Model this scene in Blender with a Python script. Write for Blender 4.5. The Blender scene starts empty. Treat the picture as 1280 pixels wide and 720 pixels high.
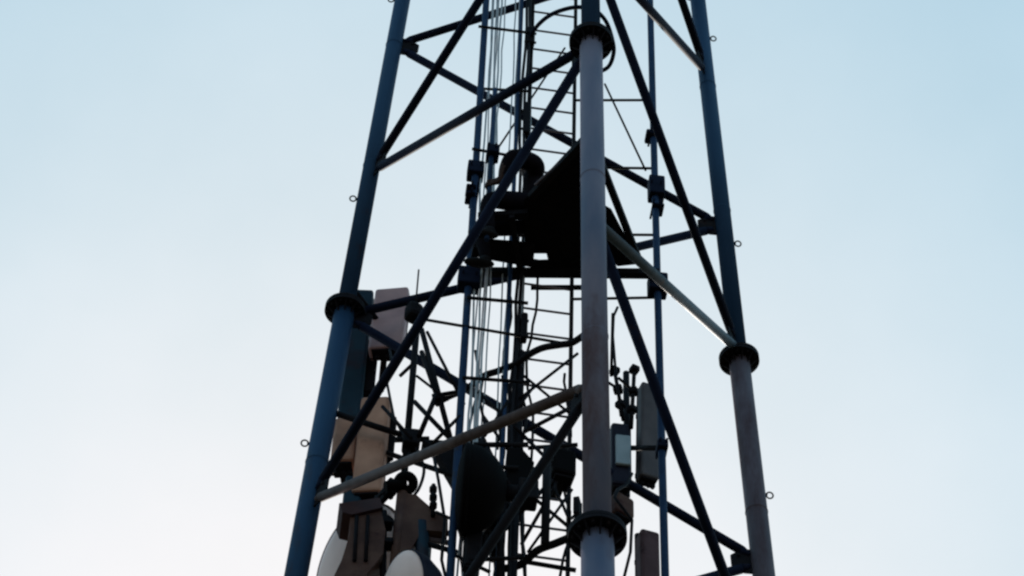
import bpy, bmesh, math, random
from mathutils import Vector, Matrix
random.seed(7)
V = Vector
scn = bpy.context.scene
COL = scn.collection

# ------------------------------------------------------------------ camera
CAM = V((-1.5139, -12.5459, 1.6))
CR = V((0.991692, -0.126, 0.025886)); CU = V((-0.11521, -0.780548, 0.614387)); CF = V((0.057208, 0.612265, 0.78858))
FPX = 3421.2
cd = bpy.data.cameras.new('camera'); cam = bpy.data.objects.new('camera', cd); COL.objects.link(cam)
m = Matrix((( CR.x, CU.x, -CF.x, CAM.x), (CR.y, CU.y, -CF.y, CAM.y), (CR.z, CU.z, -CF.z, CAM.z), (0, 0, 0, 1)))
cam.matrix_world = m
cd.sensor_width = 36; cd.lens = FPX / 1280 * 36; cd.clip_start = .1; cd.clip_end = 9000
scn.camera = cam

def ray(px, py): return (CF + CR * ((px - 640) / FPX) - CU * ((py - 360) / FPX))
def at(px, py, y):                    # point of the upright plane Y = y seen at that pixel of the photograph
    d = ray(px, py); return CAM + d * ((y - CAM.y) / d.y)
def atz(px, py, z):                   # point of the level plane Z = z
    d = ray(px, py); return CAM + d * ((z - CAM.z) / d.z)

# ------------------------------------------------------------------ materials
def mat(name, c1, c2=None, rough=.6, metal=0., scale=6., rust=0., rustc=(.09, .035, .02), bump=.02, spec=.3, vert=False, grime=0.):
    M = bpy.data.materials.new(name); M.use_nodes = True
    nt = M.node_tree; N = nt.nodes; L = nt.links; b = N['Principled BSDF']
    b.inputs['Roughness'].default_value = rough; b.inputs['Metallic'].default_value = metal
    b.inputs['Specular IOR Level'].default_value = spec
    tc = N.new('ShaderNodeTexCoord'); mp = N.new('ShaderNodeMapping'); L.new(tc.outputs['Object'], mp.inputs[0])
    if vert: mp.inputs['Scale'].default_value = (1, 1, .25)
    n = N.new('ShaderNodeTexNoise'); n.inputs['Scale'].default_value = scale; n.inputs['Detail'].default_value = 6
    L.new(mp.outputs[0], n.inputs['Vector'])
    r = N.new('ShaderNodeValToRGB'); r.color_ramp.elements[0].position = .32; r.color_ramp.elements[1].position = .68
    r.color_ramp.elements[0].color = (*c1, 1); r.color_ramp.elements[1].color = (*(c2 or [v * 1.35 for v in c1]), 1)
    L.new(n.outputs['Fac'], r.inputs[0]); out = r.outputs[0]
    if rust > 0:
        n2 = N.new('ShaderNodeTexNoise'); n2.inputs['Scale'].default_value = scale * .45; n2.inputs['Detail'].default_value = 8
        n2.inputs['Roughness'].default_value = .7
        L.new(mp.outputs[0], n2.inputs['Vector'])
        r2 = N.new('ShaderNodeValToRGB'); r2.color_ramp.elements[0].position = .66 - rust * .3; r2.color_ramp.elements[1].position = .74 - rust * .2
        L.new(n2.outputs['Fac'], r2.inputs[0])
        mx = N.new('ShaderNodeMix'); mx.data_type = 'RGBA'; mx.inputs[7].default_value = (*rustc, 1)
        L.new(r2.outputs[0], mx.inputs[0]); L.new(out, mx.inputs[6]); out = mx.outputs[2]
    L.new(out, b.inputs['Base Color'])
    n3 = N.new('ShaderNodeTexNoise'); n3.inputs['Scale'].default_value = scale * 8
    L.new(tc.outputs['Object'], n3.inputs['Vector'])
    bp = N.new('ShaderNodeBump'); bp.inputs['Strength'].default_value = bump * 10; bp.inputs['Distance'].default_value = .003
    L.new(n3.outputs['Fac'], bp.inputs['Height']); L.new(bp.outputs[0], b.inputs['Normal'])
    return M
M_LEG = mat('blue_grey_leg_paint', (0.009553, 0.02991, 0.07055), (0.01775, 0.05084, 0.1098), .65, 0, 3, .2, (.036, .024, .03), vert=True, spec=.15)
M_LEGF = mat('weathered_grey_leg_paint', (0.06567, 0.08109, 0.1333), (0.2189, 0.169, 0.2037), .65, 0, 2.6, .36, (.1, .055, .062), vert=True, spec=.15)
M_BRACE = mat('dark_blue_brace_paint', (0.004899, 0.00708, 0.0206), (0.009798, 0.01239, 0.03205), .75, 0, 8, .2, (.024, .012, .012), spec=.08)
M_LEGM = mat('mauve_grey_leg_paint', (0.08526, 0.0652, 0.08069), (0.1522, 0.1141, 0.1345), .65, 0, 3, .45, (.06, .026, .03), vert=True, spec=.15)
M_PANR = mat('dark_grey_radome', (0.09075, 0.075, 0.08299), (0.132, 0.108, 0.1156), .6, 0, 5, .25, (.05, .036, .036), spec=.15)  # darker grey than the wide panel, for the slim one
M_BRACEB = mat('lit_blue_grey_brace_paint', (0.06, 0.07956, 0.1008), (0.102, 0.1127, 0.1368), .6, 0, 8, .3, (.12, .085, .08), spec=.2)  # light falling on one brace, put into its base colour
M_BRACEG = mat('brown_grey_brace_paint', (0.072, 0.0465, 0.0465), (0.112, 0.07875, 0.07875), .7, 0, 8, .35, (.06, .035, .03), spec=.12)  # brownish grey, paler than the ordinary braces
M_PIPE = mat('blue_pipe_paint', (0.005913, 0.01863, 0.05535), (0.01183, 0.03027, 0.07904), .65, 0, 8, .15, (.03, .02, .02), spec=.15)
M_STEEL = mat('dull_dark_steel', (0.006272, 0.00457, 0.00646), (0.01165, 0.008064, 0.01064), .75, 0, 12, .25, (.02, .01, .009), spec=.1)
M_FLANGE = mat('flange_steel', (0.00672, 0.00504, 0.0076), (0.01344, 0.00924, 0.01235), .75, 0, 12, .3, (.018, .009, .008), spec=.1)
M_GREYST = mat('grey_galvanised_steel', (0.112, 0.084, 0.1045), (0.1792, 0.1302, 0.1472), .6, .1, 14, .1)
M_CABG = mat('grey_cable_jacket', (0.42, 0.43, 0.47), (0.52, 0.53, 0.57), .7, 0, 10)
M_CABB = mat('black_cable_jacket', (0.00784, 0.00588, 0.00855), (0.01344, 0.01008, 0.0133), .6, 0, 10, spec=.1)
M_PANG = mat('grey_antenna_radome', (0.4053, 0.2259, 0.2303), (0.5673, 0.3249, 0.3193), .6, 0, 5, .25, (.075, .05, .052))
M_PANT = mat('teal_antenna_radome', (0.009408, 0.0252, 0.04275), (0.01613, 0.0357, 0.057), .6, 0, 4, .3, (.03, .02, .03), spec=.15)
M_PANB = mat('brown_antenna_radome', (0.4411, 0.2132, 0.149), (0.6068, 0.307, 0.2157), .7, 0, 5, .35, (.05, .03, .025), spec=.1)
M_PAND = mat('dark_brown_equipment_case', (0.07711, 0.03704, 0.03143), (0.1285, 0.06616, 0.05237), .7, 0, 7, .3, (.05, .018, .018), spec=.1)
M_DISH = mat('grey_dish_radome', (0.8608, 0.6072, 0.5678), (1.042, 0.7361, 0.6881), .65, 0, 3, .2, (.15, .125, .12), spec=.15)
M_BLK = mat('black_dish_shroud', (0.0028, 0.001764, 0.002138), (0.00448, 0.002856, 0.003325), .8, 0, 5, spec=.06)
M_BLUEC = mat('dark_blue_radio_case', (0.0112, 0.01008, 0.0228), (0.02016, 0.0168, 0.0323), .6, 0, 6, spec=.15)
M_RED = mat('reddish_grey_case', (0.0756, 0.03704, 0.04039), (0.1134, 0.05954, 0.06284), .7, 0, 6, .3, (.04, .016, .017), spec=.12)
M_DECK = mat('deck_plate', (0.0056, 0.00378, 0.00456), (0.00896, 0.00588, 0.007125), .8, 0, 14, .2, (.012, .006, .005), spec=.06)
M_SHIRT = mat('dark_shirt_cloth', (0.00672, 0.00462, 0.00665), (0.01008, 0.00672, 0.0095), .95, 0, 20, spec=.05)
M_TROU = mat('dark_trouser_cloth', (0.0056, 0.0042, 0.00665), (0.00896, 0.00672, 0.0095), .95, 0, 25, spec=.05)
M_SKIN = mat('brown_skin', (0.0392, 0.0168, 0.0133), (0.0504, 0.02184, 0.0171), .6, 0, 20, spec=.15)
M_HAIR = mat('black_hair', (0.0056, 0.00378, 0.0038), (0.00896, 0.00588, 0.0057), .7, 0, 60, spec=.1)
M_SHOE = mat('dark_shoe_rubber', (0.00672, 0.00504, 0.0057), (0.0112, 0.00756, 0.00855), .7, 0, 20, spec=.1)
M_EYE = mat('eye_white', (0.336, 0.2352, 0.2375), (0.392, 0.2688, 0.285), .4, 0, 20)

# ------------------------------------------------------------------ geometry helpers
def frame(d):
    d = d.normalized(); a = V((0, 0, 1)) if abs(d.z) < .9 else V((0, 1, 0))
    x = d.cross(a).normalized(); return x, d.cross(x).normalized(), d
def tube(bm, a, b, r, seg=14, r2=None, caps=True):
    a, b = V(a), V(b); x, y, d = frame(b - a); r2 = r if r2 is None else r2
    A = []; B = []
    for i in range(seg):
        t = 2 * math.pi * i / seg; q = x * math.cos(t) + y * math.sin(t)
        A.append(bm.verts.new(a + q * r)); B.append(bm.verts.new(b + q * r2))
    for i in range(seg):
        f = bm.faces.new((A[i], A[(i + 1) % seg], B[(i + 1) % seg], B[i])); f.smooth = True
    if caps:
        bm.faces.new(A[::-1]); bm.faces.new(B)
def poly(bm, pts, r, seg=8):
    pts = [V(p) for p in pts]; rings = []; px = None
    for i, p in enumerate(pts):
        d = (pts[min(i + 1, len(pts) - 1)] - pts[max(i - 1, 0)]).normalized()
        if px is None: px = frame(d)[0]
        x = (px - d * px.dot(d)).normalized(); y = d.cross(x); px = x
        rings.append([bm.verts.new(p + x * (r * math.cos(2 * math.pi * k / seg)) + y * (r * math.sin(2 * math.pi * k / seg))) for k in range(seg)])
    for A, B in zip(rings, rings[1:]):
        for k in range(seg):
            bm.faces.new((A[k], A[(k + 1) % seg], B[(k + 1) % seg], B[k])).smooth = True
    bm.faces.new(rings[0][::-1]); bm.faces.new(rings[-1])
def box(bm, c, sx, sy, sz, rot=None, bev=0.):
    c = V(c); t = bmesh.new(); bmesh.ops.create_cube(t, size=1)
    bmesh.ops.scale(t, vec=(sx, sy, sz), verts=t.verts)
    if bev > 0: bmesh.ops.bevel(t, geom=t.edges[:], offset=bev, segments=2, affect='EDGES', profile=.5)
    mt = Matrix.Translation(c) @ (rot.to_4x4() if rot is not None else Matrix())
    t.transform(mt); merge(bm, t)
def merge(bm, t):
    me = bpy.data.meshes.new('tmp'); t.to_mesh(me); t.free(); bm.from_mesh(me); bpy.data.meshes.remove(me)
def lathe(bm, prof, c, axis, seg=40, smooth=True):      # prof: (radius, distance along axis)
    x, y, d = frame(V(axis)); c = V(c); rings = []
    for r, h in prof:
        if r < 1e-5: rings.append([bm.verts.new(c + d * h)]); continue
        rings.append([bm.verts.new(c + d * h + (x * math.cos(2 * math.pi * k / seg) + y * math.sin(2 * math.pi * k / seg)) * r) for k in range(seg)])
    for A, B in zip(rings, rings[1:]):
        for k in range(seg):
            q = [A[k % len(A)], A[(k + 1) % len(A)], B[(k + 1) % len(B)], B[k % len(B)]]
            u = []
            for v in q:
                if v not in u: u.append(v)
            if len(u) > 2: bm.faces.new(u).smooth = smooth
def prism(bm, pts, n, th):                              # flat polygon with a thickness
    n = V(n).normalized() * th; A = [bm.verts.new(V(p)) for p in pts]; B = [bm.verts.new(V(p) + n) for p in pts]
    bm.faces.new(A[::-1]); bm.faces.new(B)
    for i in range(len(A)):
        j = (i + 1) % len(A); bm.faces.new((A[i], A[j], B[j], B[i]))
def torus(bm, c, n, R, r, seg=20, s2=8):
    x, y, d = frame(V(n)); c = V(c); rings = []
    for i in range(seg):
        t = 2 * math.pi * i / seg; q = x * math.cos(t) + y * math.sin(t)
        rings.append([bm.verts.new(c + q * (R + r * math.cos(2 * math.pi * k / s2)) + d * (r * math.sin(2 * math.pi * k / s2))) for k in range(s2)])
    for i in range(seg):
        A, B = rings[i], rings[(i + 1) % seg]
        for k in range(s2): bm.faces.new((A[k], A[(k + 1) % s2], B[(k + 1) % s2], B[k])).smooth = True
def obj(name, bm, mt, parent=None, label=None):
    bmesh.ops.recalc_face_normals(bm, faces=bm.faces)
    me = bpy.data.meshes.new(name); bm.to_mesh(me); bm.free(); me.materials.append(mt)
    o = bpy.data.objects.new(name, me); COL.objects.link(o)
    if parent is not None:
        o.parent = parent; o.matrix_parent_inverse = Matrix.Translation(-V(root_of(parent)))
    if label: o['label'] = label
    return o
def root_of(p):
    while p.parent is not None: p = p.parent
    return p.location
def tag(o, label, cat, group=None, kind=None):
    if label: o['label'] = label
    if cat: o['category'] = cat
    if group: o['group'] = group
    if kind: o['kind'] = kind
    return o
def thing(name, label, cat, loc, group=None):
    o = bpy.data.objects.new(name, None); COL.objects.link(o); o.location = loc; o.empty_display_size = .2
    return tag(o, label, cat, group)
def B(): return bmesh.new()

# ------------------------------------------------------------------ the tower: three tubular legs, zigzag bracing on each face
Z0 = 18.27
ENDS = {'L': (V((-1.8179, 1.0506, 12.27)), V((-1.3203, .7558, 24.27))),
        'F': (V((.0086, -2.1029, 12.27)), V((-.0213, -1.5052, 24.27))),
        'R': (V((1.814, 1.0517, 12.27)), V((1.3226, .7518, 24.27)))}
def leg(k, z):
    a, b = ENDS[k]; return a + (b - a) * ((z - a.z) / (b.z - a.z))
TOP = Z0 + 10.6
tower = thing('lattice_tower', 'tall three legged steel lattice tower with round tubular legs and zigzag braces', 'tower', (0, 0, 0))
FL_Z = [Z0 - 16.2, Z0 - 10.8, Z0 - 5.35, Z0, Z0 + 5.4]
SECR = [.11, .1, .095, .083, .071, .064]
FL_BASE = list(FL_Z); RISE = {'F': .19, 'L': .12, 'R': .07}
for k in 'FLR':
    FL_Z = [q + (RISE[k] if q == Z0 else 0) for q in FL_BASE]
    bm = B(); cuts = [.25] + FL_Z + [TOP]
    for i, (a, b) in enumerate(zip(cuts, cuts[1:])):
        n0 = len(bm.faces); tube(bm, leg(k, a), leg(k, b), SECR[i], 28)
        d = (leg(k, b) - leg(k, a)).normalized()
        for zz in (a + 1.9, a + 3.7):                          # girth weld beads
            lathe(bm, [(SECR[i] * .99, -.012), (SECR[i] + .0035, -.005), (SECR[i] + .0035, .005), (SECR[i] * .99, .012)], leg(k, zz), d, 28)
        bm.faces.ensure_lookup_table()
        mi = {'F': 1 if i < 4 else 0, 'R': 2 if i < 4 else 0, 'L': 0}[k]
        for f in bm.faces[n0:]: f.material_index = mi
    lo = obj('leg', bm, M_LEG, tower, 'weathered grey leg with reddish rust blotches' if k == 'F' else None)
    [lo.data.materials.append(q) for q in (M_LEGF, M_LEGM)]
    ax = (leg(k, 20) - leg(k, 10)).normalized()
    for i, z in enumerate(FL_Z):
        bm = B(); c = leg(k, z); R = .16 if z >= Z0 else .168
        r0 = SECR[i + 1]
        for s in (-1, 1):
            h0, h1 = (.002, .026) if s > 0 else (-.026, -.002)
            lathe(bm, [(r0 * .9, h0), (R, h0), (R, h1), (r0 * .9, h1)], c, ax, 36, False)
        x, y, d = frame(ax)
        for j in range(10):
            t = 2 * math.pi * j / 10; q = (x * math.cos(t) + y * math.sin(t))
            p = c + q * (R - .028); tube(bm, p - d * .05, p + d * .05, .011, 6)
            t += math.pi / 10; q = (x * math.cos(t) + y * math.sin(t)); n = d.cross(q)
            for s in (-1, 1):                              # stiffener ribs on both faces
                pts = [c + q * (r0 * .95) + d * s * .027, c + q * (R - .01) + d * s * .027, c + q * (r0 + .004) + d * s * .105]
                prism(bm, [p - n * .004 for p in pts], n, .008)
        obj('flange', bm, M_FLANGE, lo)
    if k != 'F':
        s = -1 if k == 'L' else 1
        for j in range(-5, 4):
            z = Z0 + 1.55 + 3 * j; c = leg(k, z); rr = SECR[sum(z > q for q in FL_Z)]
            bm = B(); torus(bm, c + V((s * (rr + .032), 0, 0)), (0, 1, .35), .026, .0065)
            tube(bm, c + V((s * rr * .8, 0, 0)), c + V((s * (rr + .015), 0, 0)), .012, 8)
            obj('step_loop', bm, M_STEEL, lo)

FL_Z = FL_BASE
NODE = {('L', 'FL'): {-2: -2.06, 2: 1.93}, ('F', 'FL'): {-4: -3.93, 0: .16, 4: 3.75}, ('L', 'LR'): {0: .05, 4: 3.83},
        ('R', 'LR'): {-2: -2.17, 2: 1.76}, ('R', 'FR'): {-4: -3.75, 0: .19, 4: 4.0}, ('F', 'FR'): {-2: -2.14, 2: 1.72}}
def node(k, face, h): return leg(k, Z0 + NODE.get((k, face), {}).get(h, h))
def brace(a, b, r, ra, rb, mt=None):
    d = (b - a).normalized(); a2 = a + d * (ra + .10); b2 = b - d * (rb + .10)
    bm = B(); tube(bm, a2, b2, r, 14)
    for p, q in ((a2, -1), (b2, 1)):                        # flattened bolted ends
        tube(bm, p, p + d * q * .07, r, 14, r * .55)
    return obj('brace', bm, mt or M_BRACE, tower)
def gusset(p, k, face_n, d, r):
    ax = (leg(k, 20) - leg(k, 10)).normalized(); bm = B()
    o = d - ax * d.dot(ax); o.normalize(); n = ax.cross(o)
    pts = [p + o * r * .8 - ax * .12, p + o * (r + .06) - ax * .12, p + o * (r + .15) - ax * .05, p + o * (r + .15) + ax * .05, p + o * (r + .06) + ax * .12, p + o * r * .8 + ax * .12]
    prism(bm, [q - n * .006 for q in pts], n, .012)
    for s in (-.06, .06):
        c = p + o * (r + .09) + ax * s * .8; tube(bm, c - n * .022, c + n * .022, .012, 6)
    obj('gusset_plate', bm, M_STEEL, tower)
FACES = {'FL': ('F', 'L', 0), 'FR': ('R', 'F', 0), 'LR': ('L', 'R', 0)}
for fc, (ka, kb, _) in FACES.items():
    seq = []
    for h in range(-16, 11, 2):
        k = ka if (h // 2) % 2 == 0 else kb
        seq.append((k, h))
    for (k1, h1), (k2, h2) in zip(seq, seq[1:]):
        a, b = node(k1, fc, h1), node(k2, fc, h2)
        if min(a.z, b.z) < .4: continue
        paler = (fc, h1) in (('FL', -4), ('FR', -2))  # two braces coloured paler than the rest
        brace(a, b, (.031 if (fc, h1) == ('FL', -6) else .037 if fc != 'LR' else .037) if h1 < 6 else .034, .08, .08, (M_BRACEG if fc == 'FL' else M_BRACEB) if paler else (M_STEEL if (fc, h1) == ('FL', -6) else None))
    for k, h in seq:
        p = node(k, fc, h)
        if p.z < 1 or p.z > TOP - .2: continue
        other = kb if k == ka else ka
        gusset(p, k, None, (leg(other, p.z) - leg(k, p.z)).normalized(), SECR[sum(p.z > q for q in FL_Z)])
for k1, k2 in ('FL', 'LR', 'RF'):                            # ring of horizontals at the very top and foot
    for z in (TOP - .15, 2.2): brace(leg(k1, z), leg(k2, z), .034, .06, .06)
for k in 'FLR':
    bm = B(); c = leg(k, .2); box(bm, (c.x, c.y, .12), .9, .9, .5, None, .02)
    tag(obj('concrete_footing', bm, mat('footing_concrete', (.28, .27, .25), (.36, .35, .33), .9)),
        {'F': 'square concrete footing under the weathered grey front leg', 'L': 'square concrete footing under the bluish leg beside the dishes', 'R': 'square concrete footing under the bluish leg beside the slim panels'}[k], 'footing', 'concrete footings of the tower')

# ------------------------------------------------------------------ upright pipes, ladder, cables inside the tower
YP = .40
def vpipe(px, py, y, z0, z1, r, mt, name, label, cat, group=None, clamps=()):
    b = at(px, py, y); o = thing(name, label, cat, (b.x, y, z0), group)
    bm = B(); tube(bm, (b.x, y, z0), (b.x, y, z1), r, 16); obj('pipe', bm, mt, o)
    for (cy, w, h, dx) in clamps:
        z = at(px, cy, y).z; bm = B()
        box(bm, (b.x + dx, y, z), w, .13, h, None, .012)
        for s in (-1, 1): tube(bm, (b.x + s * w * .3, y - .1, z), (b.x + s * w * .3, y + .1, z), .009, 8)
        obj('clamp', bm, M_BRACE, o)
    return b.x
XA = vpipe(584, 380, YP, .2, TOP - .3, .029, M_PIPE, 'mounting_pipe', 'blue upright pipe with a square clamp, on the dish side of the tower', 'pipe', 'two long blue upright pipes', ((213, .135, .15, 0), (238, .08, .03, -.03), (247, .08, .03, -.03), (350, .17, .2, 0)))
XC = vpipe(822.5, 380, YP, .2, TOP - .3, .029, M_PIPE, 'mounting_pipe', 'blue upright pipe with two clamps, near the slim grey panel antenna', 'pipe', 'two long blue upright pipes', ((172, .1, .05, -.02), (237, .13, .24, .01), (262, .09, .03, .02), (357, .15, .2, 0), (560, .08, .08, 0)))
XB = vpipe(616, 160, -.12, at(610, 300, -.12).z, at(622, 112, -.12).z, .019, M_PIPE, 'grab_pipe', 'thin blue upright pipe held by the sitting person', 'pipe', None, ((192, .1, .1, .01),))
XD = vpipe(636, 380, YP, .2, TOP - .6, .017, M_PIPE, 'conduit_pipe', 'thin grey blue conduit pipe behind the sitting person, beside the grey cables', 'pipe')
XM = vpipe(646, 560, YP + .05, .2, at(641, 440, YP + .05).z, .036, M_STEEL, 'cable_duct', 'dark thick upright duct below the curved bar, beside the ladder', 'duct')
# ladder
YL = .48
xl = at(655, 300, YL).x; xr = at(715.5, 300, YL).x
lad = thing('climbing_ladder', 'slim vertical steel ladder with thin rungs inside the tower', 'ladder', ((xl + xr) / 2, YL, .2))
for x, r in ((xl, .02), (xr, .017)):
    bm = B(); box(bm, (x, YL, (.2 + TOP - .5) / 2), r * 1.6, .045, TOP - .7); obj('rail', bm, M_STEEL, lad)
bm = B(); z = .45; NR = 0
rungs = []
while z < TOP - .6: rungs.append(z); z += .305
vis = [z for z in rungs if Z0 - 5.5 < z < Z0 + 5.5]
for z in vis:
    b2 = B(); tube(b2, (xl, YL, z + .006), (xr, YL, z - .006), .0095, 8); obj('rung', b2, M_GREYST, lad)
for z in rungs:
    if z not in vis: tube(bm, (xl, YL, z), (xr, YL, z), .0095, 8)
o = obj('rung', bm, M_GREYST, lad); o['kind'] = 'stuff'
def hoop(pxs, z, r, name, label, cat, mt):
    bm = B(); pts = [atz(x, y, z) for x, y in pxs]
    sm = []
    for i in range(len(pts) - 1):
        p0, p1, p2, p3 = pts[max(i - 1, 0)], pts[i], pts[i + 1], pts[min(i + 2, len(pts) - 1)]
        for s in range(6):
            t = s / 6; sm.append(.5 * ((2 * p1) + (p2 - p0) * t + (2 * p0 - 5 * p1 + 4 * p2 - p3) * t * t + (3 * p1 - p0 - 3 * p2 + p3) * t ** 3))
    sm.append(pts[-1]); poly(bm, sm, r, 10)
    return tag(obj(name, bm, mt), label, cat)
hz = at(663, 60, YL).z
hoop([(661, 62), (664, 45), (672, 32), (686, 20), (703, 12.5), (722, 9), (742, 12), (757, 26), (765, 48), (767, 66), (760, 84), (742, 92)], hz, .019, 'guard_hoop', 'dark curved guard hoop round the ladder beside the upper front flange', 'hoop', M_BRACE)
hz2 = at(640, 455, YP).z
hoop([(545, 505), (560, 496), (583, 486), (605, 470), (622, 464), (645, 455), (660, 444), (678, 435), (700, 431), (716, 428), (735, 415)], hz2, .026, 'curved_support_bar', 'dark curved support bar crossing the ladder below the platform', 'bar', M_STEEL)
hz3 = at(660, 700, YP).z
hoop([(622, 712), (650, 706), (672, 688), (695, 679), (720, 668), (738, 655)], hz3, .028, 'curved_support_bar', 'dark curved support bar reaching the lowest front flange', 'bar', M_STEEL)

def rod(a, b, r, mt, label, cat='rod', name='tie_rod', group=None):
    bm = B(); tube(bm, a, b, r, 10)
    return tag(obj(name, bm, mt), label, cat, group)
# tie rods from ladder to the pipe near the slim panel, and others
for (yA, yB, w) in ((125, 126, 'highest, level with the crossing braces'), (209, 211, 'second, above the long diagonal brace'), (293, 294, 'third, beside the platform corner'), (374, 372, 'fourth, beneath the platform')):
    a = at(716, yA, YP + .03); b = at(822, yB, YP + .03); b.x = XC; a.x = xr
    rod(a, b, .0115, M_STEEL, 'thin level tie rod from ladder to blue pipe, ' + w, group='level tie rods from ladder to pipe')
rod(at(756, 105, YP), at(807, 213, YP), .009, M_STEEL, 'thin slanting stay rod between two level tie rods', name='stay_rod')
rod(at(528, 399, YP - .02), at(716, 431, YP - .02), .012, M_STEEL, 'long thin sloping rod from antenna pole to ladder', name='stay_rod')
rod(at(584, 372, YP - .05), at(660, 379, YP - .05), .014, M_STEEL, 'short dark bar holding the grey cables below the platform', 'bar', 'cable_bar')
rod(at(598, 33, YP - .05), at(662, 41, YP - .05), .013, M_STEEL, 'short dark bar holding the grey cables at the top crossing', 'bar', 'cable_bar')
rod(at(590, 186, YP - .05), at(662, 199, YP - .05), .013, M_STEEL, 'short dark bar holding the grey cables above the head of the person', 'bar', 'cable_bar')
rod(at(605, 111, YP - .05), at(660, 114, YP - .05), .012, M_STEEL, 'short dark bar holding the grey cables above the crossing with the long brace', 'bar', 'cable_bar')
rod(at(578, 472, YP - .05), at(662, 478, YP - .05), .014, M_STEEL, 'short dark bar holding the grey cables behind the curved bar', 'bar', 'cable_bar')
rod(at(622, 186, YP + .1), at(706, 60, YP + .1), .009, M_STEEL, 'thin slanting stay rod behind the upper part of the ladder', name='stay_rod')
rod(at(650, 498, YP), at(722, 442, YP), .012, M_STEEL, 'thin slanting stay rod under the curved bar', name='stay_rod')

def cable(px, py, y, z0, z1, r, mt, label, wob, group, seed):
    rnd = random.Random(seed); b = at(px, py, y); pts = []; z = z0; ph = rnd.random() * 6; 
    while z < z1:
        pts.append((b.x + wob * (math.sin(z * 1.3 + ph) * .6 + rnd.uniform(-.5, .5)), y + wob * (math.cos(z * .9 + ph)), z)); z += .35
    pts.append((b.x, y, z1))
    bm = B(); poly(bm, pts, r, 8); return tag(obj('feeder_cable', bm, mt), label, 'cable', group)
GC = 'pale grey feeder cables in a bundle'
for i, (px, r) in enumerate(((612, .008), (615.2, .006), (618.4, .008), (621.4, .007), (624.6, .008), (627.6, .006))):
    cable(px, 60, YP + .02 + .02 * (i % 2), .3, TOP - .8 - .3 * i, r, M_CABG, 'pale grey feeder cable in the upright bundle between two blue pipes', .014, GC, i)
GT = 'thin pale grey cables beside the ladder'
for i, px in enumerate((642, 647.5, 665.5)):
    cable(px, 60, YP + .06, .3, TOP - 1 - .3 * i, .006, M_CABG, 'thin pale grey cable hanging beside the dark ladder rail', .01, GT, 20 + i)
GB = 'black cables tied along the ladder rail'
for i, px in enumerate((655, 659.5)):
    cable(px, 100, YL - .07 - .02 * i, .3, TOP - .6, .013, M_CABB, 'black wavy cable tied along the dark ladder rail', .02, GB, 40 + i)
# cable ties / lumps on the rail
for (px, py, w, h, t) in ((663, 47, .075, .24, 'under the guard hoop'), (658, 150, .055, .45, 'above the sitting person'), (655, 410, .05, .3, 'below the platform')):
    bm = B(); c = at(px, py, YL - .09); box(bm, c, w, .08, h, None, .015)
    for s in (-.3, .3): tube(bm, c + V((-w * .7, 0, h * s)), c + V((w * .7, 0, h * s)), .012, 8)
    tag(obj('cable_clamp', bm, M_STEEL), 'dark cable clamp block on the ladder rail ' + t, 'clamp', 'cable clamps on the ladder')

# ------------------------------------------------------------------ rest platform
ZP = at(690, 331, YP).z
plat = thing('rest_platform', 'black three cornered steel rest platform seen from underneath, inside the tower', 'platform', (0, 0, ZP))
def zp(l, z=None): return [atz(x, y, ZP if z is None else z) for x, y in l]
bm = B(); prism(bm, zp([(742, 168), (725, 183), (697, 207), (672, 231), (655, 250), (656, 306), (664, 317), (683, 317), (687, 334), (705, 335), (745, 335), (752, 300), (752, 240)]), (0, 0, 1), .012)
obj('deck_plate', bm, M_DECK, plat)
def pbeam(a, b, w, h, name='frame_beam', dz=0.):
    A, Bb = atz(*a, ZP), atz(*b, ZP); d = (Bb - A); L = d.length; ang = math.atan2(d.y, d.x)
    bm = B(); box(bm, (A + Bb) / 2 + V((0, 0, -h / 2 - .002 - dz)), L, w, h, Matrix.Rotation(ang, 3, 'Z'))
    obj(name, bm, M_STEEL, plat)
pbeam((742, 160), (664, 243), .055, .06)
pbeam((738, 166), (800, 326), .05, .06)
pbeam((584, 331), (824, 333), .06, .06, dz=.062)
pbeam((592, 306), (668, 312), .15, .05, dz=.003)
pbeam((640, 262), (650, 332), .04, .05, dz=.052)
pbeam((610, 316), (690, 330), .05, .05, dz=.004)
pbeam((664, 345), (748, 345), .03, .03, dz=.13)
pbeam((664, 324), (690, 323), .02, .02, dz=.02)
pbeam((598, 268), (660, 264), .06, .05, dz=.01)
pbeam((596, 298), (586, 350), .05, .05, dz=.066)
bm = B(); prism(bm, zp([(757, 258), (764, 262), (800, 330), (772, 333), (757, 318)]), (0, 0, 1), .012)
b2 = B(); prism(b2, zp([(760, 283), (768, 276), (764, 268)], ZP - .01), (0, 0, 1), .002); b2.free()
obj('deck_plate', bm, M_DECK, plat)
bm = B(); prism(bm, zp([(590, 336), (600, 328), (612, 345), (598, 352)]), (0, 0, 1), .01); obj('corner_plate', bm, M_STEEL, plat)
# pale rod stands in for the light caught along the deck edge
bm = B(); tube(bm, atz(700, 203, ZP - .03), atz(669, 231, ZP - .03), .012, 8); obj('lit_edge_rod', bm, M_GREYST, plat)

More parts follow.
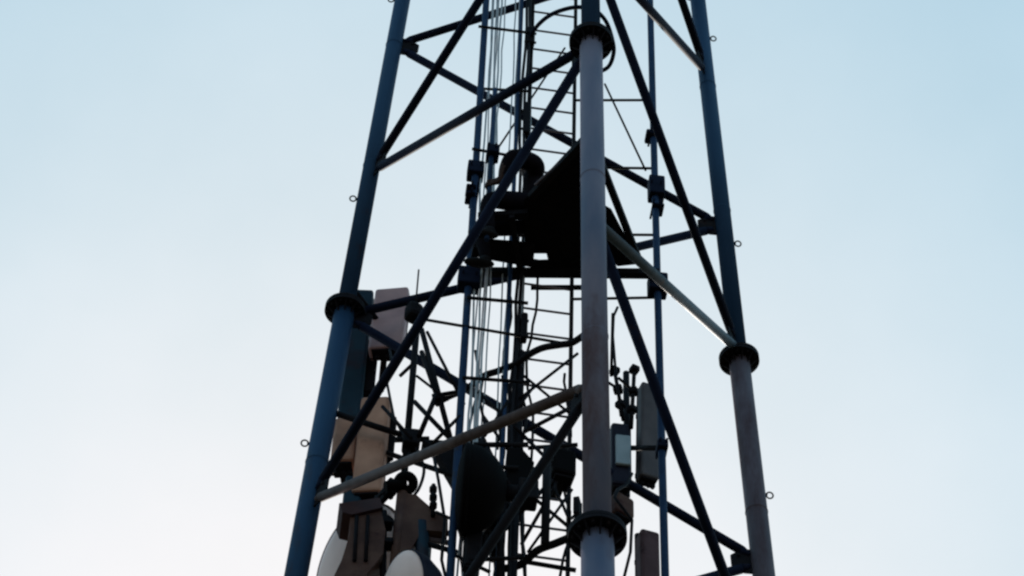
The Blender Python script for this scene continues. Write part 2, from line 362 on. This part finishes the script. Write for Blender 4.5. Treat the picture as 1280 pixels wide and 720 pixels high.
# ------------------------------------------------------------------ the sitting person (faces along -X, legs over the deck's edge)
PO = atz(671, 279, ZP); PO.z = ZP + .012
person = thing('person', 'person in dark clothes sitting on the edge of the platform holding a thin pipe', 'person', PO)
def skin_body(name, joints, edges, mt, par, sub=2):
    me = bpy.data.meshes.new(name); keys = list(joints)
    me.from_pydata([V(joints[k][0]) for k in keys], [(keys.index(a), keys.index(b)) for a, b in edges], [])
    o = bpy.data.objects.new(name + '_source', me); COL.objects.link(o)
    sk = o.modifiers.new('skin', 'SKIN'); sk.use_smooth_shade = True
    for i, k in enumerate(keys):
        r = joints[k][1]; me.skin_vertices[0].data[i].radius = r if isinstance(r, tuple) else (r, r)
    me.skin_vertices[0].data[0].use_root = True
    sb = o.modifiers.new('sub', 'SUBSURF'); sb.levels = sub; sb.render_levels = sub
    dg = bpy.context.evaluated_depsgraph_get(); me2 = bpy.data.meshes.new_from_object(o.evaluated_get(dg))
    bpy.data.objects.remove(o)
    me2.materials.clear(); me2.materials.append(mt)
    for p in me2.polygons: p.use_smooth = True
    q = bpy.data.objects.new(name, me2); COL.objects.link(q)
    q.parent = par
    return q
pipe_l = V((XB, -.12, 0)) - V((PO.x, PO.y, 0))             # pipe in person's space
hx, hy = pipe_l.x, pipe_l.y
J = {'pelvis': ((0, 0, .11), (.125, .15)), 'waist': ((.0, 0, .25), (.125, .155)), 'chest': ((-.03, 0, .44), (.135, .175)),
     'neck': ((-.055, 0, .59), (.058, .058)), 'skull': ((-.075, 0, .66), (.07, .062)), 'head': ((-.09, 0, .73), (.10, .08)), 'crown': ((-.08, 0, .79), (.085, .072))}
E_ = [('pelvis', 'waist'), ('waist', 'chest'), ('chest', 'neck'), ('neck', 'skull'), ('skull', 'head'), ('head', 'crown')]
def limb(s, sh, el, wr, pd):
    J[s + 'clav'] = ((-.04, sh[1] * .55, .49), (.09, .08)); J[s + 'sh'] = (sh, .092); J[s + 'el'] = (el, .084); J[s + 'cuff'] = (tuple(V(el).lerp(V(wr), .7)), .058); J[s + 'wr'] = (wr, .03)
    E_.extend([('chest', s + 'clav'), (s + 'clav', s + 'sh'), (s + 'sh', s + 'el'), (s + 'el', s + 'cuff'), (s + 'cuff', s + 'wr')])
limb('l', (-.04, -.18, .53), (-.24, -.25, .48), (hx + .085, hy - .03, .26), None)
limb('r', (-.04, .18, .49), (-.06, .25, .22), (-.27, .19, .17), None)
for s, y in (('l', -.10), ('r', .10)):
    J[s + 'hip'] = ((-.05, y, .10), .095); J[s + 'thigh'] = ((-.22, y * 1.25, .07), .085); J[s + 'knee'] = ((-.40, y * 1.4, .03), .068)
    J[s + 'calf'] = ((-.40, y * 1.4, -.15), .062); J[s + 'ank'] = ((-.37, y * 1.4, -.36), .04)
    E_.extend([('pelvis', s + 'hip'), (s + 'hip', s + 'thigh'), (s + 'thigh', s + 'knee'), (s + 'knee', s + 'calf'), (s + 'calf', s + 'ank')])
# hands: palm and five fingers; the left wraps round the thin pipe, the right rests on the thigh
def hand(s, wr, palm, dirf, side, curl, thumb):
    wr, palm, dirf, side, curl = V(wr), V(palm), V(dirf).normalized(), V(side).normalized(), V(curl).normalized()
    J[s + 'palm'] = (tuple(palm), (.03, .018)); E_.append((s + 'wr', s + 'palm'))
    for i, ln in enumerate((.072, .08, .075, .06)):
        b = palm + dirf * .03 + side * ((i - 1.5) * .02)
        p1 = b + (dirf + curl * .25).normalized() * ln * .45; p2 = p1 + (dirf * .25 + curl).normalized() * ln * .4; p3 = p2 + (curl - dirf * .7).normalized() * ln * .3
        n = s + 'f%d' % i
        for q, (p, r) in enumerate(((b, .0095), (p1, .009), (p2, .0085), (p3, .007))): J[n + str(q)] = (tuple(p), r)
        E_.extend([(s + 'palm', n + '0'), (n + '0', n + '1'), (n + '1', n + '2'), (n + '2', n + '3')])
    t = V(thumb).normalized(); a = palm + t * .03 - dirf * .01; b = a + (t + dirf * .8).normalized() * .035; c = b + (dirf + curl * .8).normalized() * .03
    for q, (p, r) in enumerate(((a, .011), (b, .01), (c, .008))): J[s + 't' + str(q)] = (tuple(p), r)
    E_.extend([(s + 'palm', s + 't0'), (s + 't0', s + 't1'), (s + 't1', s + 't2')])
hand('l', J['lwr'][0], (hx + .04, hy - .028, .235), (-1, 0, -.1), (0, 0, 1), (0, 1, 0), (0, .3, 1))
hand('r', J['rwr'][0], (-.33, .17, .165), (-1, -.1, -.05), (0, 1, 0), (0, 0, -1), (0, -1, .2))
body = skin_body('body', J, E_, M_SHIRT, person)
body.data.materials.append(M_SKIN); body.data.materials.append(M_TROU)
lw = V(J['lwr'][0]); rw = V(J['rwr'][0])
for p in body.data.polygons:
    c = p.center
    if c.z > .6 and abs(c.y) < .12 and c.x > -.25: p.material_index = 1
    elif (c - lw).length < .15 and c.x < lw.x + .01: p.material_index = 1
    elif (c - rw).length < .15 and c.x < rw.x + .01 and c.z > .13: p.material_index = 1
    elif c.z < .165 and (c.x > -.2 or True): p.material_index = 2
def pobj(name, bm, mt, par=person):
    bmesh.ops.recalc_face_normals(bm, faces=bm.faces)
    me = bpy.data.meshes.new(name); bm.to_mesh(me); bm.free(); me.materials.append(mt)
    for p in me.polygons: p.use_smooth = True
    o = bpy.data.objects.new(name, me); COL.objects.link(o); o.parent = par; return o
def ball(bm, c, sx, sy, sz, u=16, v=10):
    bmesh.ops.create_uvsphere(bm, u_segments=u, v_segments=v, radius=1, matrix=Matrix.Translation(c) @ Matrix.Diagonal((sx, sy, sz, 1)))
bm = B(); ball(bm, (-.065, 0, .765), .098, .084, .095)
for f in [f for f in bm.faces if (f.calc_center_median().x < -.11 and f.calc_center_median().z < .795) or f.calc_center_median().z < .695]: bm.faces.remove(f)
for v in bm.verts: v.co += V((random.uniform(-1, 1), random.uniform(-1, 1), random.uniform(-1, 1))) * .004
bmesh.ops.delete(bm, geom=[v for v in bm.verts if not v.link_faces], context='VERTS')
pobj('hair', bm, M_HAIR)
bm = B(); ball(bm, (-.182, 0, .715), .02, .014, .024); pobj('nose', bm, M_SKIN)
bm = B(); ball(bm, (-.168, 0, .675), .01, .026, .007); pobj('mouth', bm, M_SKIN)
for y in (-.032, .032):
    bm = B(); ball(bm, (-.166, y, .735), .011, .014, .009); pobj('eye', bm, M_EYE)
for y in (-.082, .082):
    bm = B(); ball(bm, (-.08, y, .72), .022, .01, .032); pobj('ear', bm, M_SKIN)
for y in (-.14, .14):
    bm = B(); ball(bm, (-.42, y, -.415), .12, .045, .034); ball(bm, (-.375, y, -.38), .05, .042, .05); pobj('shoe', bm, M_SHOE)

# ------------------------------------------------------------------ antennas and equipment
def panel_rot(ang, tilt=0.): return Matrix.Rotation(ang, 3, 'Z') @ Matrix.Rotation(tilt, 3, 'X')
def panel(x0, x1, ytop, ybot, y, depth, mt, label, name='panel_antenna', cat='antenna', ang=0., tilt=0., group=None, pipe=True, ports=True, pdx=0., pz=(.2, .2), front=None):
    """upright panel whose front face spans these pixels; its pole stands behind it"""
    c0 = at((x0 + x1) / 2, ytop, y); c1 = at((x0 + x1) / 2, ybot, y); k = FPX / ((c0 + c1) / 2 - CAM).dot(CF)
    w = (x1 - x0) / k; h = c0.z - c1.z; c = (c0 + c1) / 2
    o = thing(name, label, cat, (c.x, c.y, c1.z), group)
    R = panel_rot(ang, tilt); bm = B(); box(bm, c + R @ V((0, depth / 2, 0)), w, depth, h, R, min(w, depth) * .16)
    obj('radome' if cat == 'antenna' else 'case', bm, mt, o)
    bm = B(); box(bm, c + R @ V((0, depth * .8, 0)), w + .008, .012, h + .006, R, .003)
    obj('seam_strip', bm, M_STEEL, o)
    bm = B(); box(bm, c + R @ V((0, depth / 2, -h / 2 - .008)), w * .8, depth * .75, .02, R, .004); obj('bottom_cap', bm, M_STEEL, o)
    if ports:
        for s in (-.25, .05, .28):
            bm = B(); p = c + R @ V((w * s, depth / 2, -h / 2 - .01)); tube(bm, p, p - V((0, 0, .05)), .014, 10); obj('connector', bm, M_STEEL, o)
    for s in (-.32, .32):
        bm = B(); box(bm, c + R @ V((0, depth + .05, h * s)), w * .5, .1, .05, R, .006); obj('bracket', bm, M_STEEL, o)
    if pipe:
        bm = B(); p = c + R @ V((pdx, depth + .11, 0)); tube(bm, p + V((0, 0, h / 2 + pz[0])), p - V((0, 0, h / 2 + pz[1])), .026, 14); obj('pole', bm, M_STEEL, o)
    return o
# left cluster, behind and beside the left leg
panel(464, 507, 356, 436, 1.15, .14, M_PANG, 'wide pale grey panel antenna just beside the flange of the bluish leg', ang=-.25, tilt=-.05, pdx=-.06)
panel(431, 459, 360, 521, 1.30, .13, M_PANT, 'tall dark teal panel antenna right behind the bluish leg', ang=-.1, pz=(.1, .1))
panel(457, 471, 425, 489, 1.34, .16, M_STEEL, 'small black box fixed to the side of the tall teal antenna', 'radio_unit', 'radio unit', pipe=False)
panel(445, 482, 494, 613, 1.0, .16, M_PANB, 'tall brown panel antenna behind the steep dark brace', ang=-.2, pdx=.02, pz=(.25, .3))
panel(415, 445, 520, 574, 1.1, .2, M_PANB, 'short brown box beside the tall brown antenna', 'radio_unit', 'radio unit', ang=-.2, pipe=False)
panel(430, 452, 594, 642, 1.05, .12, M_PANT, 'small bluish grey box under the tall brown antenna', 'radio_unit', 'radio unit', pipe=False)
t = thing('equipment_case', 'angular dark brown case with a reddish lid leaning over the big grey dish', 'equipment case', at(455, 700, .6))
bm = B(); prism(bm, [at(x, y, .6) for x, y in ((438, 640), (476, 636), (482, 662), (479, 692), (455, 722), (432, 765), (396, 765), (427, 700), (437, 668))], (0, 1, 0), .2); obj('case', bm, M_PAND, t)
bm = B(); prism(bm, [at(x, y, .57) for x, y in ((424, 629), (474, 622), (479, 634), (440, 643), (428, 640))], (0, 1, 0), .26); obj('lid', bm, mat('reddish_case_lid', (.04, .013, .014), (.06, .02, .02), .7, 0, 8, .3), t, 'reddish dark lid')
for x0 in (446, 460):
    bm = B(); tube(bm, at(x0, 645, .585), at(x0 - 3, 676 + x0 % 7 * 5, .585), .014, 8); obj('rib', bm, M_STEEL, t)
bm = B(); tube(bm, at(480, 640, .7), at(478, 760, .7), .024, 12); obj('pole', bm, M_STEEL, t)
for yy in (655, 680):
    bm = B(); box(bm, at(482, yy, .66), .1, .1, .05, None, .01); obj('clamp', bm, M_STEEL, t)
panel(484, 494, 520, 570, 1.1, .05, M_STEEL, 'slim dark bracket plate behind the tall brown antenna', 'mounting_bracket', 'bracket', pipe=False, ports=False)
def dish(px, py, y, R, n, mt, label, depth=.3, back=M_STEEL, name='dish_antenna', dome=.06, group=None):
    c = at(px, py, y); n = V(n).normalized(); o = thing(name, label, 'dish', c, group)
    bm = B(); lathe(bm, [(0, dome), (R * .5, dome * .8), (R * .85, dome * .35), (R * .99, .0), (R, -.012), (R * .985, -.02)], c, n, 56); obj('radome', bm, mt, o)
    bm = B(); lathe(bm, [(R * 1.015, .0), (R * 1.03, -.02), (R * 1.015, -.04), (R * .98, -.02)], c, n, 56); obj('rim', bm, back if back is not M_STEEL else M_GREYST, o)
    bm = B(); lathe(bm, [(R, -.03), (R * .97, -depth * .35), (R * .75, -depth * .7), (R * .4, -depth * .95), (0, -depth)], c, n, 56); obj('reflector', bm, back, o)
    bm = B(); tube(bm, c - n * depth * .9, c - n * (depth + .16), .06, 18); x = c - n * (depth + .14)
    box(bm, x, .14, .14, .2, None, .015); obj('mount', bm, M_STEEL, o)
    p = c - n * (depth + .27); bm = B(); tube(bm, p - V((0, 0, .5)), p + V((0, 0, .5)), .03, 14); obj('pole', bm, M_STEEL, o)
    return o
dish(449, 716, 1.2, .51, (-.8, -.5, -.3), M_DISH, 'big pale grey round dish facing away beside the foot of the bluish leg', .34, M_PAND)
dish(501, 742, .5, .30, (-.88, -.36, -.25), M_DISH, 'smaller pale grey dish with a dark cone behind it', .3, M_BLUEC)
dish(578, 612, .15, .32, (-1, .05, 0), M_BLK, 'black deep drum dish seen edge on behind the blue upright pipe', .31, M_BLK, dome=.05)
# tripod post with a round lamp-like radio head near the small dish
t = thing('radio_unit', 'dark radio head with a ring on top of a reddish bracket between dish and drum', 'radio unit', at(515, 690, .6))
c = at(507, 604, .6); bm = B(); torus(bm, c, (0, -.6, -.8), .055, .035, 24, 10); obj('ring', bm, M_BLK, t)
c2 = at(482, 608, .6); bm = B(); tube(bm, c2, c, .04, 12); obj('neck', bm, M_BLK, t)
bm = B(); prism(bm, [at(x, y, .62) for x, y in ((497, 616), (520, 618), (545, 640), (560, 648), (560, 665), (528, 662), (512, 690), (497, 690), (496, 650))], (0, 1, 0), .12); obj('bracket', bm, M_PAND, t)
bm = B(); tube(bm, at(504, 615, .66), at(492, 735, .66), .045, 14); obj('pole', bm, M_PAND, t)
bm = B(); tube(bm, at(527, 655, .66), at(530, 735, .66), .05, 14); obj('strut', bm, M_PANT, t)
for i, yy in enumerate((660, 672)):
    bm = B(); tube(bm, at(525, yy, .7), at(562, yy + 7, .7), .022, 12); obj('strut', bm, M_GREYST, t)
t = thing('antenna_spike', 'short knobbly spike standing on the reddish bracket beside the black drum', 'spike', at(541, 645, .6))
bm = B(); tube(bm, at(541, 645, .6), at(542, 606, .6), .016, 10); obj('rod', bm, M_STEEL, t)
for yy in (612, 622, 632):
    bm = B(); lathe(bm, [(0, -.03), (.028, -.02), (.028, .02), (0, .03)], at(541.5, yy, .6), (0, 0, 1), 14); obj('collar', bm, M_STEEL, t)

# left antenna pole, boom and struts
t = thing('antenna_pole', 'black upright antenna pole with a round knob, beside the wide grey panel', 'pole', at(512, 610, .8))
bm = B(); x = at(515, 480, .8).x; za, zb = at(518, 386, .8).z, at(512, 604, .8).z; tube(bm, (x, .8, zb), (x, .8, za), .026, 14); obj('pole', bm, M_STEEL, t)
bm = B(); c = at(517, 391, .78); box(bm, c, .13, .13, .17, panel_rot(.4), .04); obj('knob', bm, M_STEEL, t)
bm = B(); c = at(514, 552, .78); box(bm, c, .13, .14, .16, None, .02); tube(bm, c + V((-.12, 0, 0)), c + V((.13, 0, .05)), .022, 10); obj('clamp', bm, M_STEEL, t)
bm = B(); c = at(521, 365, .8); tube(bm, (c.x, .8, za), (c.x, .8, at(521, 337, .8).z), .007, 8); obj('whip', bm, M_STEEL, t)
G = 'struts of the antenna boom'
S = [((527, 412), (566, 560), .022, 'steep dark boom strut below the round knob'),
     ((534, 415), (580, 505), .013, 'thin boom strut running to the blue pipe with the square clamp'),
     ((478, 508), (514, 548), .014, 'short thin strut from the brown antenna to the black pole'),
     ((518, 502), (562, 548), .018, 'crossing strut from the black pole down to the drum'),
     ((524, 545), (546, 492), .02, 'crossing strut rising beside the black pole'),
     ((540, 495), (583, 488), .016, 'level strut ending at the blue pipe with the square clamp'),
     ((527, 440), (548, 500), .02, 'second steep boom strut close to the black pole')]
for a, b, r, l in S: rod(at(*a, .7), at(*b, .62), r, M_STEEL, l, 'strut', 'boom_strut', G)
bm = B(); prism(bm, [at(x, y, .6) for x, y in ((528, 549), (566, 551), (606, 546), (620, 575), (600, 600), (574, 612), (545, 562))], (0, 1, 0), .1)
tag(obj('boom_plate', bm, M_STEEL), 'dark wedge shaped boom plate on top of the black drum', 'plate')

# middle lower equipment
t = panel(692, 722, 560, 590, .35, .2, M_BLK, 'small black box beside the grey front leg above its lowest flange', 'junction_box', 'box', pipe=False, ports=False, ang=.15)
G = 'thin crossing rods under the black box'
rod(at(706, 586, .45), at(652, 680, .5), .014, M_STEEL, 'thin crossing rod falling from the black box to the dark duct', 'rod', 'cross_rod', G)
rod(at(655, 612, .48), at(722, 668, .48), .014, M_STEEL, 'thin crossing rod running to the lowest front flange', 'rod', 'cross_rod', G)
rod(at(654, 620, .42), at(672, 612, .42), .024, M_STEEL, 'short dark stub sticking out of the dark duct', 'stub', 'pipe_stub')
rod(at(592, 556, .38), at(660, 556, .38), .02, M_STEEL, 'level dark bar above the black drum', 'bar', 'cross_bar')
rod(at(604, 583, .34), at(648, 585, .34), .016, M_STEEL, 'level dark bar half way down the black drum', 'bar', 'cross_bar')
rod(at(608, 560, .3), at(640, 612, .3), .015, M_STEEL, 'slanting dark bar between the black drum and the duct', 'bar', 'cross_bar')
rod(at(588, 700, .3), at(654, 697, .3), .016, M_STEEL, 'level dark bar below the black drum', 'bar', 'cross_bar')
rod(at(655, 702, .4), at(720, 713, .4), .017, M_STEEL, 'level dark bar beneath the lowest curved bar', 'bar', 'cross_bar')
rod(at(626, 640, .38), at(624, 735, .38), .022, M_STEEL, 'dark upright pipe behind the black drum', 'pipe', 'mounting_pipe')
bm = B(); prism(bm, [at(x, y, .36) for x, y in ((636, 560), (652, 560), (668, 578), (655, 606), (640, 622), (634, 600))], (0, 1, 0), .12)
tag(obj('duct_box', bm, M_BLK), 'dark faceted box wrapped round the upper end of the dark duct', 'box')

# the tangle of thin struts, brackets and cables at the middle of the mount frame
GX = 'thin struts tangled round the dark duct'
for a, b, r, l in (((598, 490), (655, 545), .013, 'thin strut falling from the curved bar to the dark duct'), ((606, 545), (636, 500), .012, 'thin strut rising beside the grey cables'),
                   ((655, 540), (722, 505), .016, 'thin strut rising from the dark duct to the ladder rail'), ((655, 545), (700, 590), .014, 'thin strut falling from the dark duct to the black box'),
                   ((640, 520), (668, 482), .012, 'short thin strut beside the ladder under the stay rod'), ((594, 610), (640, 650), .014, 'thin strut crossing behind the black drum'),
                   ((598, 690), (640, 655), .014, 'thin strut under the black drum rising to the duct'), ((660, 560), (722, 556), .016, 'level strut from the dark duct to the black box'),
                   ((540, 555), (575, 520), .014, 'short strut above the wedge shaped plate'), ((560, 690), (612, 715), .014, 'low strut under the drum by the blue pipe'),
                   ((652, 640), (690, 600), .016, 'thin strut between the duct and the black box')):
    rod(at(*a, YP + .02), at(*b, YP - .02), r, M_STEEL, l, 'strut', 'mount_strut', GX)
GL = 'black jumper cables round the mount frame'
for i, (pts, l) in enumerate(((((604, 470), (600, 500), (606, 535), (598, 560), (590, 580)), 'black jumper cable dropping from the grey bundle to the drum'),
                ((((628, 470), (632, 500), (624, 530), (630, 565), (622, 600), (628, 650), (618, 720))), 'black jumper cable wandering down behind the drum'),
                ((((657, 440), (650, 480), (658, 520), (652, 560), (660, 600), (652, 650), (656, 720))), 'black jumper cable twisting down the dark duct'),
                ((((700, 590), (694, 610), (703, 630), (712, 648), (722, 640))), 'black jumper cable drooping from the black box'),
                ((((520, 560), (530, 585), (524, 610), (512, 625))), 'black jumper cable curling into the radio head with a ring'),
                ((((470, 620), (478, 640), (490, 650), (497, 670))), 'black jumper cable linking brown antenna and reddish bracket'))):
    P = [at(x, y, YP + .03 if i < 4 else .75) for x, y in pts]; sm = []
    for j in range(len(P) - 1):
        p0, p1, p2, p3 = P[max(j - 1, 0)], P[j], P[j + 1], P[min(j + 2, len(P) - 1)]
        for q in range(5):
            t = q / 5; sm.append(.5 * ((2 * p1) + (p2 - p0) * t + (2 * p0 - 5 * p1 + 4 * p2 - p3) * t * t + (3 * p1 - p0 - 3 * p2 + p3) * t ** 3))
    bm = B(); poly(bm, sm + [P[-1]], .012); tag(obj('jumper_cable', bm, M_CABB), l, 'cable', GL)
rnd = random.Random(11)
for px, y0, y1, l in ((587, 440, 735, 'black loose cable hanging beside the blue pipe in front of the drum'), (633, 330, 560, 'black loose cable beside the thin conduit pipe below the platform'), (662, 330, 735, 'black loose cable hanging along the ladder under the platform'), (708, 470, 735, 'black loose cable inside the ladder near the black box')):
    z0, z1 = at(px, y1, YP + .1).z, at(px, y0, YP + .1).z; n = 24; X = at(px, (y0 + y1) / 2, YP + .1).x
    bm = B(); poly(bm, [(X + .03 * math.sin(k * .55 + px) + rnd.uniform(-.008, .008), YP + .1 + .02 * math.cos(k * .4), z0 + (z1 - z0) * k / n) for k in range(n + 1)], .0105)
    tag(obj('jumper_cable', bm, M_CABB), l, 'cable', GL)
for a_, b_, r, l in (((521, 470), (560, 500), .011, 'thin brace strut from the black pole to the steep boom struts'), ((500, 470), (516, 455), .014, 'short stub between the wide grey panel and the black pole'),
                   ((545, 640), (578, 655), .012, 'thin strut from the reddish bracket to the blue pipe'), ((604, 520), (655, 590), .012, 'long thin strut crossing above the drum to the dark duct'),
                   ((660, 690), (715, 612), .011, 'thin strut crossing the ladder above the lowest curved bar'), ((655, 470), (716, 520), .011, 'thin strut crossing the ladder under the worn grey brace')):
    rod(at(*a_, YP + .04), at(*b_, YP), r, M_STEEL, l, 'strut', 'mount_strut', GX)
for (x0, x1, y0, y1, yy, l) in ((596, 612, 575, 600, .3, 'small black fitting clamped to the side of the drum'), (583, 604, 648, 706, .3, 'black case hanging below the drum beside the blue pipe'),
                                (610, 630, 612, 652, .42, 'black case jutting out behind the drum towards the duct'), (604, 617, 668, 684, .34, 'little black block beside the case hanging below the drum'), (634, 656, 575, 640, .5, 'tall dark case behind the duct by the drum'),
                                (612, 628, 655, 690, .45, 'small dark case under the rim of the drum'), (486, 500, 598, 612, .7, 'small dark fitting beside the ring of the radio head'),
                                (716, 724, 620, 640, .4, 'tiny dark fitting on the ladder rail above the lowest front flange')):
    panel(x0, x1, y0, y1, yy, .1, M_STEEL, l, 'junction_box', 'box', ang=random.uniform(-.5, .5), pipe=False, ports=False)
# right cluster
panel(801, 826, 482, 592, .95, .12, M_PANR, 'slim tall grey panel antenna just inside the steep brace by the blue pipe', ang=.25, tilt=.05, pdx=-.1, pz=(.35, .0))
panel(801, 827, 662, 742, .9, .15, M_RED, 'reddish grey panel antenna low beside the blue pipe near the lowest front flange', ang=.2)
t = panel(764, 790, 528, 604, .9, .16, M_BLUEC, 'dark blue radio unit beside the grey front leg under two knobbly stalks', 'radio_unit', 'radio unit', pdx=0)
bm = B(); box(bm, at(779, 563, .88), .115, .03, .33, None, .01); obj('cover', bm, mat('bluish_white_cover', (.3, .34, .38), (.38, .42, .46), .5, 0, 6), t, 'pale bluish front cover')
panel(768, 797, 618, 642, .8, .16, M_PAND, 'small dark brown box above the lowest front flange', 'junction_box', 'box', ang=.5, pipe=False)
for a, b, l in (((779, 525), (768, 462), 'knobbly stalk leaning towards the grey front leg above the blue radio unit'), ((789, 535), (793, 460), 'knobbly stalk with a bent tip beside the slim grey panel')):
    t = thing('mount_stalk', l, 'stalk', at(*a, .88)); A, Bq = at(*a, .88), at(*b, .88)
    bm = B(); tube(bm, A, Bq, .016, 10); obj('rod', bm, M_STEEL, t)
    for s in (.3, .6, .97):
        bm = B(); box(bm, A.lerp(Bq, s), .07, .07, .06, panel_rot(s * 2), .012); obj('clamp', bm, M_STEEL, t)
    bm = B(); tube(bm, A.lerp(Bq, .62), A.lerp(Bq, .8) + V((-.12, 0, 0)), .012, 8); obj('arm', bm, M_STEEL, t)
rod(at(766, 392, .7), at(764, 470, .85), .012, M_STEEL, 'thin upright rod hanging beside the front leg under the fourth tie rod', 'rod', 'drop_rod')
bm = B(); poly(bm, [at(772, 384, .7), at(767, 395, .7), at(766, 420, .75), at(770, 470, .8), at(776, 520, .85)], .011)
tag(obj('jumper_cable', bm, M_CABB), 'black jumper cable dropping to the blue radio unit', 'cable')
bm = B(); poly(bm, [at(790, 592, .85), at(783, 606, .8), at(772, 612, .75), at(768, 622, .7), at(776, 632, .7), at(790, 650, .8), at(788, 690, .8), at(778, 730, .8)], .012)
tag(obj('jumper_cable', bm, M_CABB), 'black jumper cable looping under the blue radio unit', 'cable')
bm = B(); poly(bm, [at(487, 437, 1.1), at(490, 452, 1.0), at(484, 480, 1.0), at(492, 520, .9), at(512, 560, .8), at(505, 600, .7)], .011)
tag(obj('jumper_cable', bm, M_CABB), 'black jumper cable hanging from the wide grey panel antenna', 'cable')
bm = B(); poly(bm, [at(540, 560, .6), at(548, 600, .5), at(556, 650, .5), at(552, 700, .5), at(560, 735, .5)], .012)
tag(obj('jumper_cable', bm, M_CABB), 'black jumper cable hanging past the black drum', 'cable')
# support arms tying the antenna poles to the tower legs
def arm(a, b, label, r=.024):
    rod(a, b, r, M_STEEL, label, 'arm', 'support_arm', 'arms tying antennas to the tower')
arm(leg('L', at(500, 545, 1.1).z), at(516, 548, .85), 'level arm from the bluish leg to the black antenna pole')
arm(leg('L', at(450, 408, 1.3).z), at(490, 424, 1.36), 'level arm behind the wide grey panel antenna')
arm(at(465, 560, 1.2), at(584, 600, .45), 'arm behind the tall brown antenna reaching the drum', .02)
arm(at(480, 665, .9), at(570, 690, .5), 'arm between the angular brown case and the blue pipe', .02)
arm(at(776, 560, 1.1), at(832, 560, .42), 'arm from the blue radio unit to the blue pipe', .02)
arm(at(780, 600, 1.05), leg('R', at(940, 700, 1).z) , 'long arm from the right hand radio unit to the far leg', .016) if False else None

# ------------------------------------------------------------------ ground and sky
bm = B(); s = 4000; vs = [bm.verts.new(p) for p in ((-s, -s, 0), (s, -s, 0), (s, s, 0), (-s, s, 0))]; bm.faces.new(vs)
g = obj('ground', bm, mat('dry_grass_ground', (.05, .05, .028), (.09, .075, .045), .95, 0, .8)); g['kind'] = 'structure'; g['label'] = 'dry grassy ground around the tower'

SUN_EL, SUN_AZ = math.radians(40), math.radians(2)        # azimuth from +Y towards +X
w = bpy.data.worlds.new('World'); scn.world = w; w.use_nodes = True
nt = w.node_tree; bg = nt.nodes['Background']
sky = nt.nodes.new('ShaderNodeTexSky'); sky.sky_type = 'NISHITA'; sky.sun_disc = False
sky.sun_elevation = SUN_EL; sky.sun_rotation = SUN_AZ; sky.air_density = 1.0; sky.dust_density = .5; sky.ozone_density = 1.0
# a bright thin veil over the clear sky: stronger colour, softly limited brightness
def vm(op, a, b):
    n = nt.nodes.new('ShaderNodeVectorMath'); n.operation = op
    for i, v in enumerate((a, b)):
        if isinstance(v, tuple): n.inputs[i].default_value = v
        else: nt.links.new(v, n.inputs[i])
    return n.outputs['Value'] if op == 'DOT_PRODUCT' else n.outputs['Vector']
raw = sky.outputs[0]; grey = vm('DOT_PRODUCT', raw, (1 / 3, 1 / 3, 1 / 3))
q = vm('MAXIMUM', vm('ADD', grey, vm('MULTIPLY', vm('SUBTRACT', raw, grey), (1.2, 1.2, 1.2))), (.02, .02, .02))
k = 1 / 4.943
stc = nt.nodes.new('ShaderNodeTexCoord'); sn = nt.nodes.new('ShaderNodeTexNoise'); sn.inputs['Scale'].default_value = 9; sn.inputs['Detail'].default_value = 5
nt.links.new(stc.outputs['Generated'], sn.inputs['Vector'])          # faint uneven veil of high cloud
veil = nt.nodes.new('ShaderNodeMapRange'); veil.inputs[1].default_value = .3; veil.inputs[2].default_value = .7; veil.inputs[3].default_value = .92; veil.inputs[4].default_value = 1.1
nt.links.new(sn.outputs['Fac'], veil.inputs[0])
x = vm('MULTIPLY', vm('MULTIPLY', q, (k * 1.0, k * 2.0, k * 1.9)), veil.outputs[0])
y = vm('DIVIDE', x, vm('ADD', x, (1, 1, 1)))
EXPO = .3
A = 1.03 / (.15 * 2 ** EXPO)
nt.links.new(vm('MULTIPLY', y, (A * 1.53, A * 1.21, A * 1.2)), bg.inputs[0]); bg.inputs[1].default_value = .15
sd = bpy.data.lights.new('sun', 'SUN'); sd.energy = 2.0; sd.angle = math.radians(.5); sd.color = (1, .93, .84)
so = bpy.data.objects.new('sun', sd); COL.objects.link(so)
dirv = V((math.sin(SUN_AZ) * math.cos(SUN_EL), math.cos(SUN_AZ) * math.cos(SUN_EL), math.sin(SUN_EL)))
so.rotation_euler = dirv.to_track_quat('Z', 'Y').to_euler(); so.location = (0, 0, 60)
vs = scn.view_settings; vs.view_transform = 'Standard'; vs.look = 'None'; vs.gamma = 1; vs.exposure = EXPO; vs.use_curve_mapping = False
scn.cycles.filter_width = 2.4
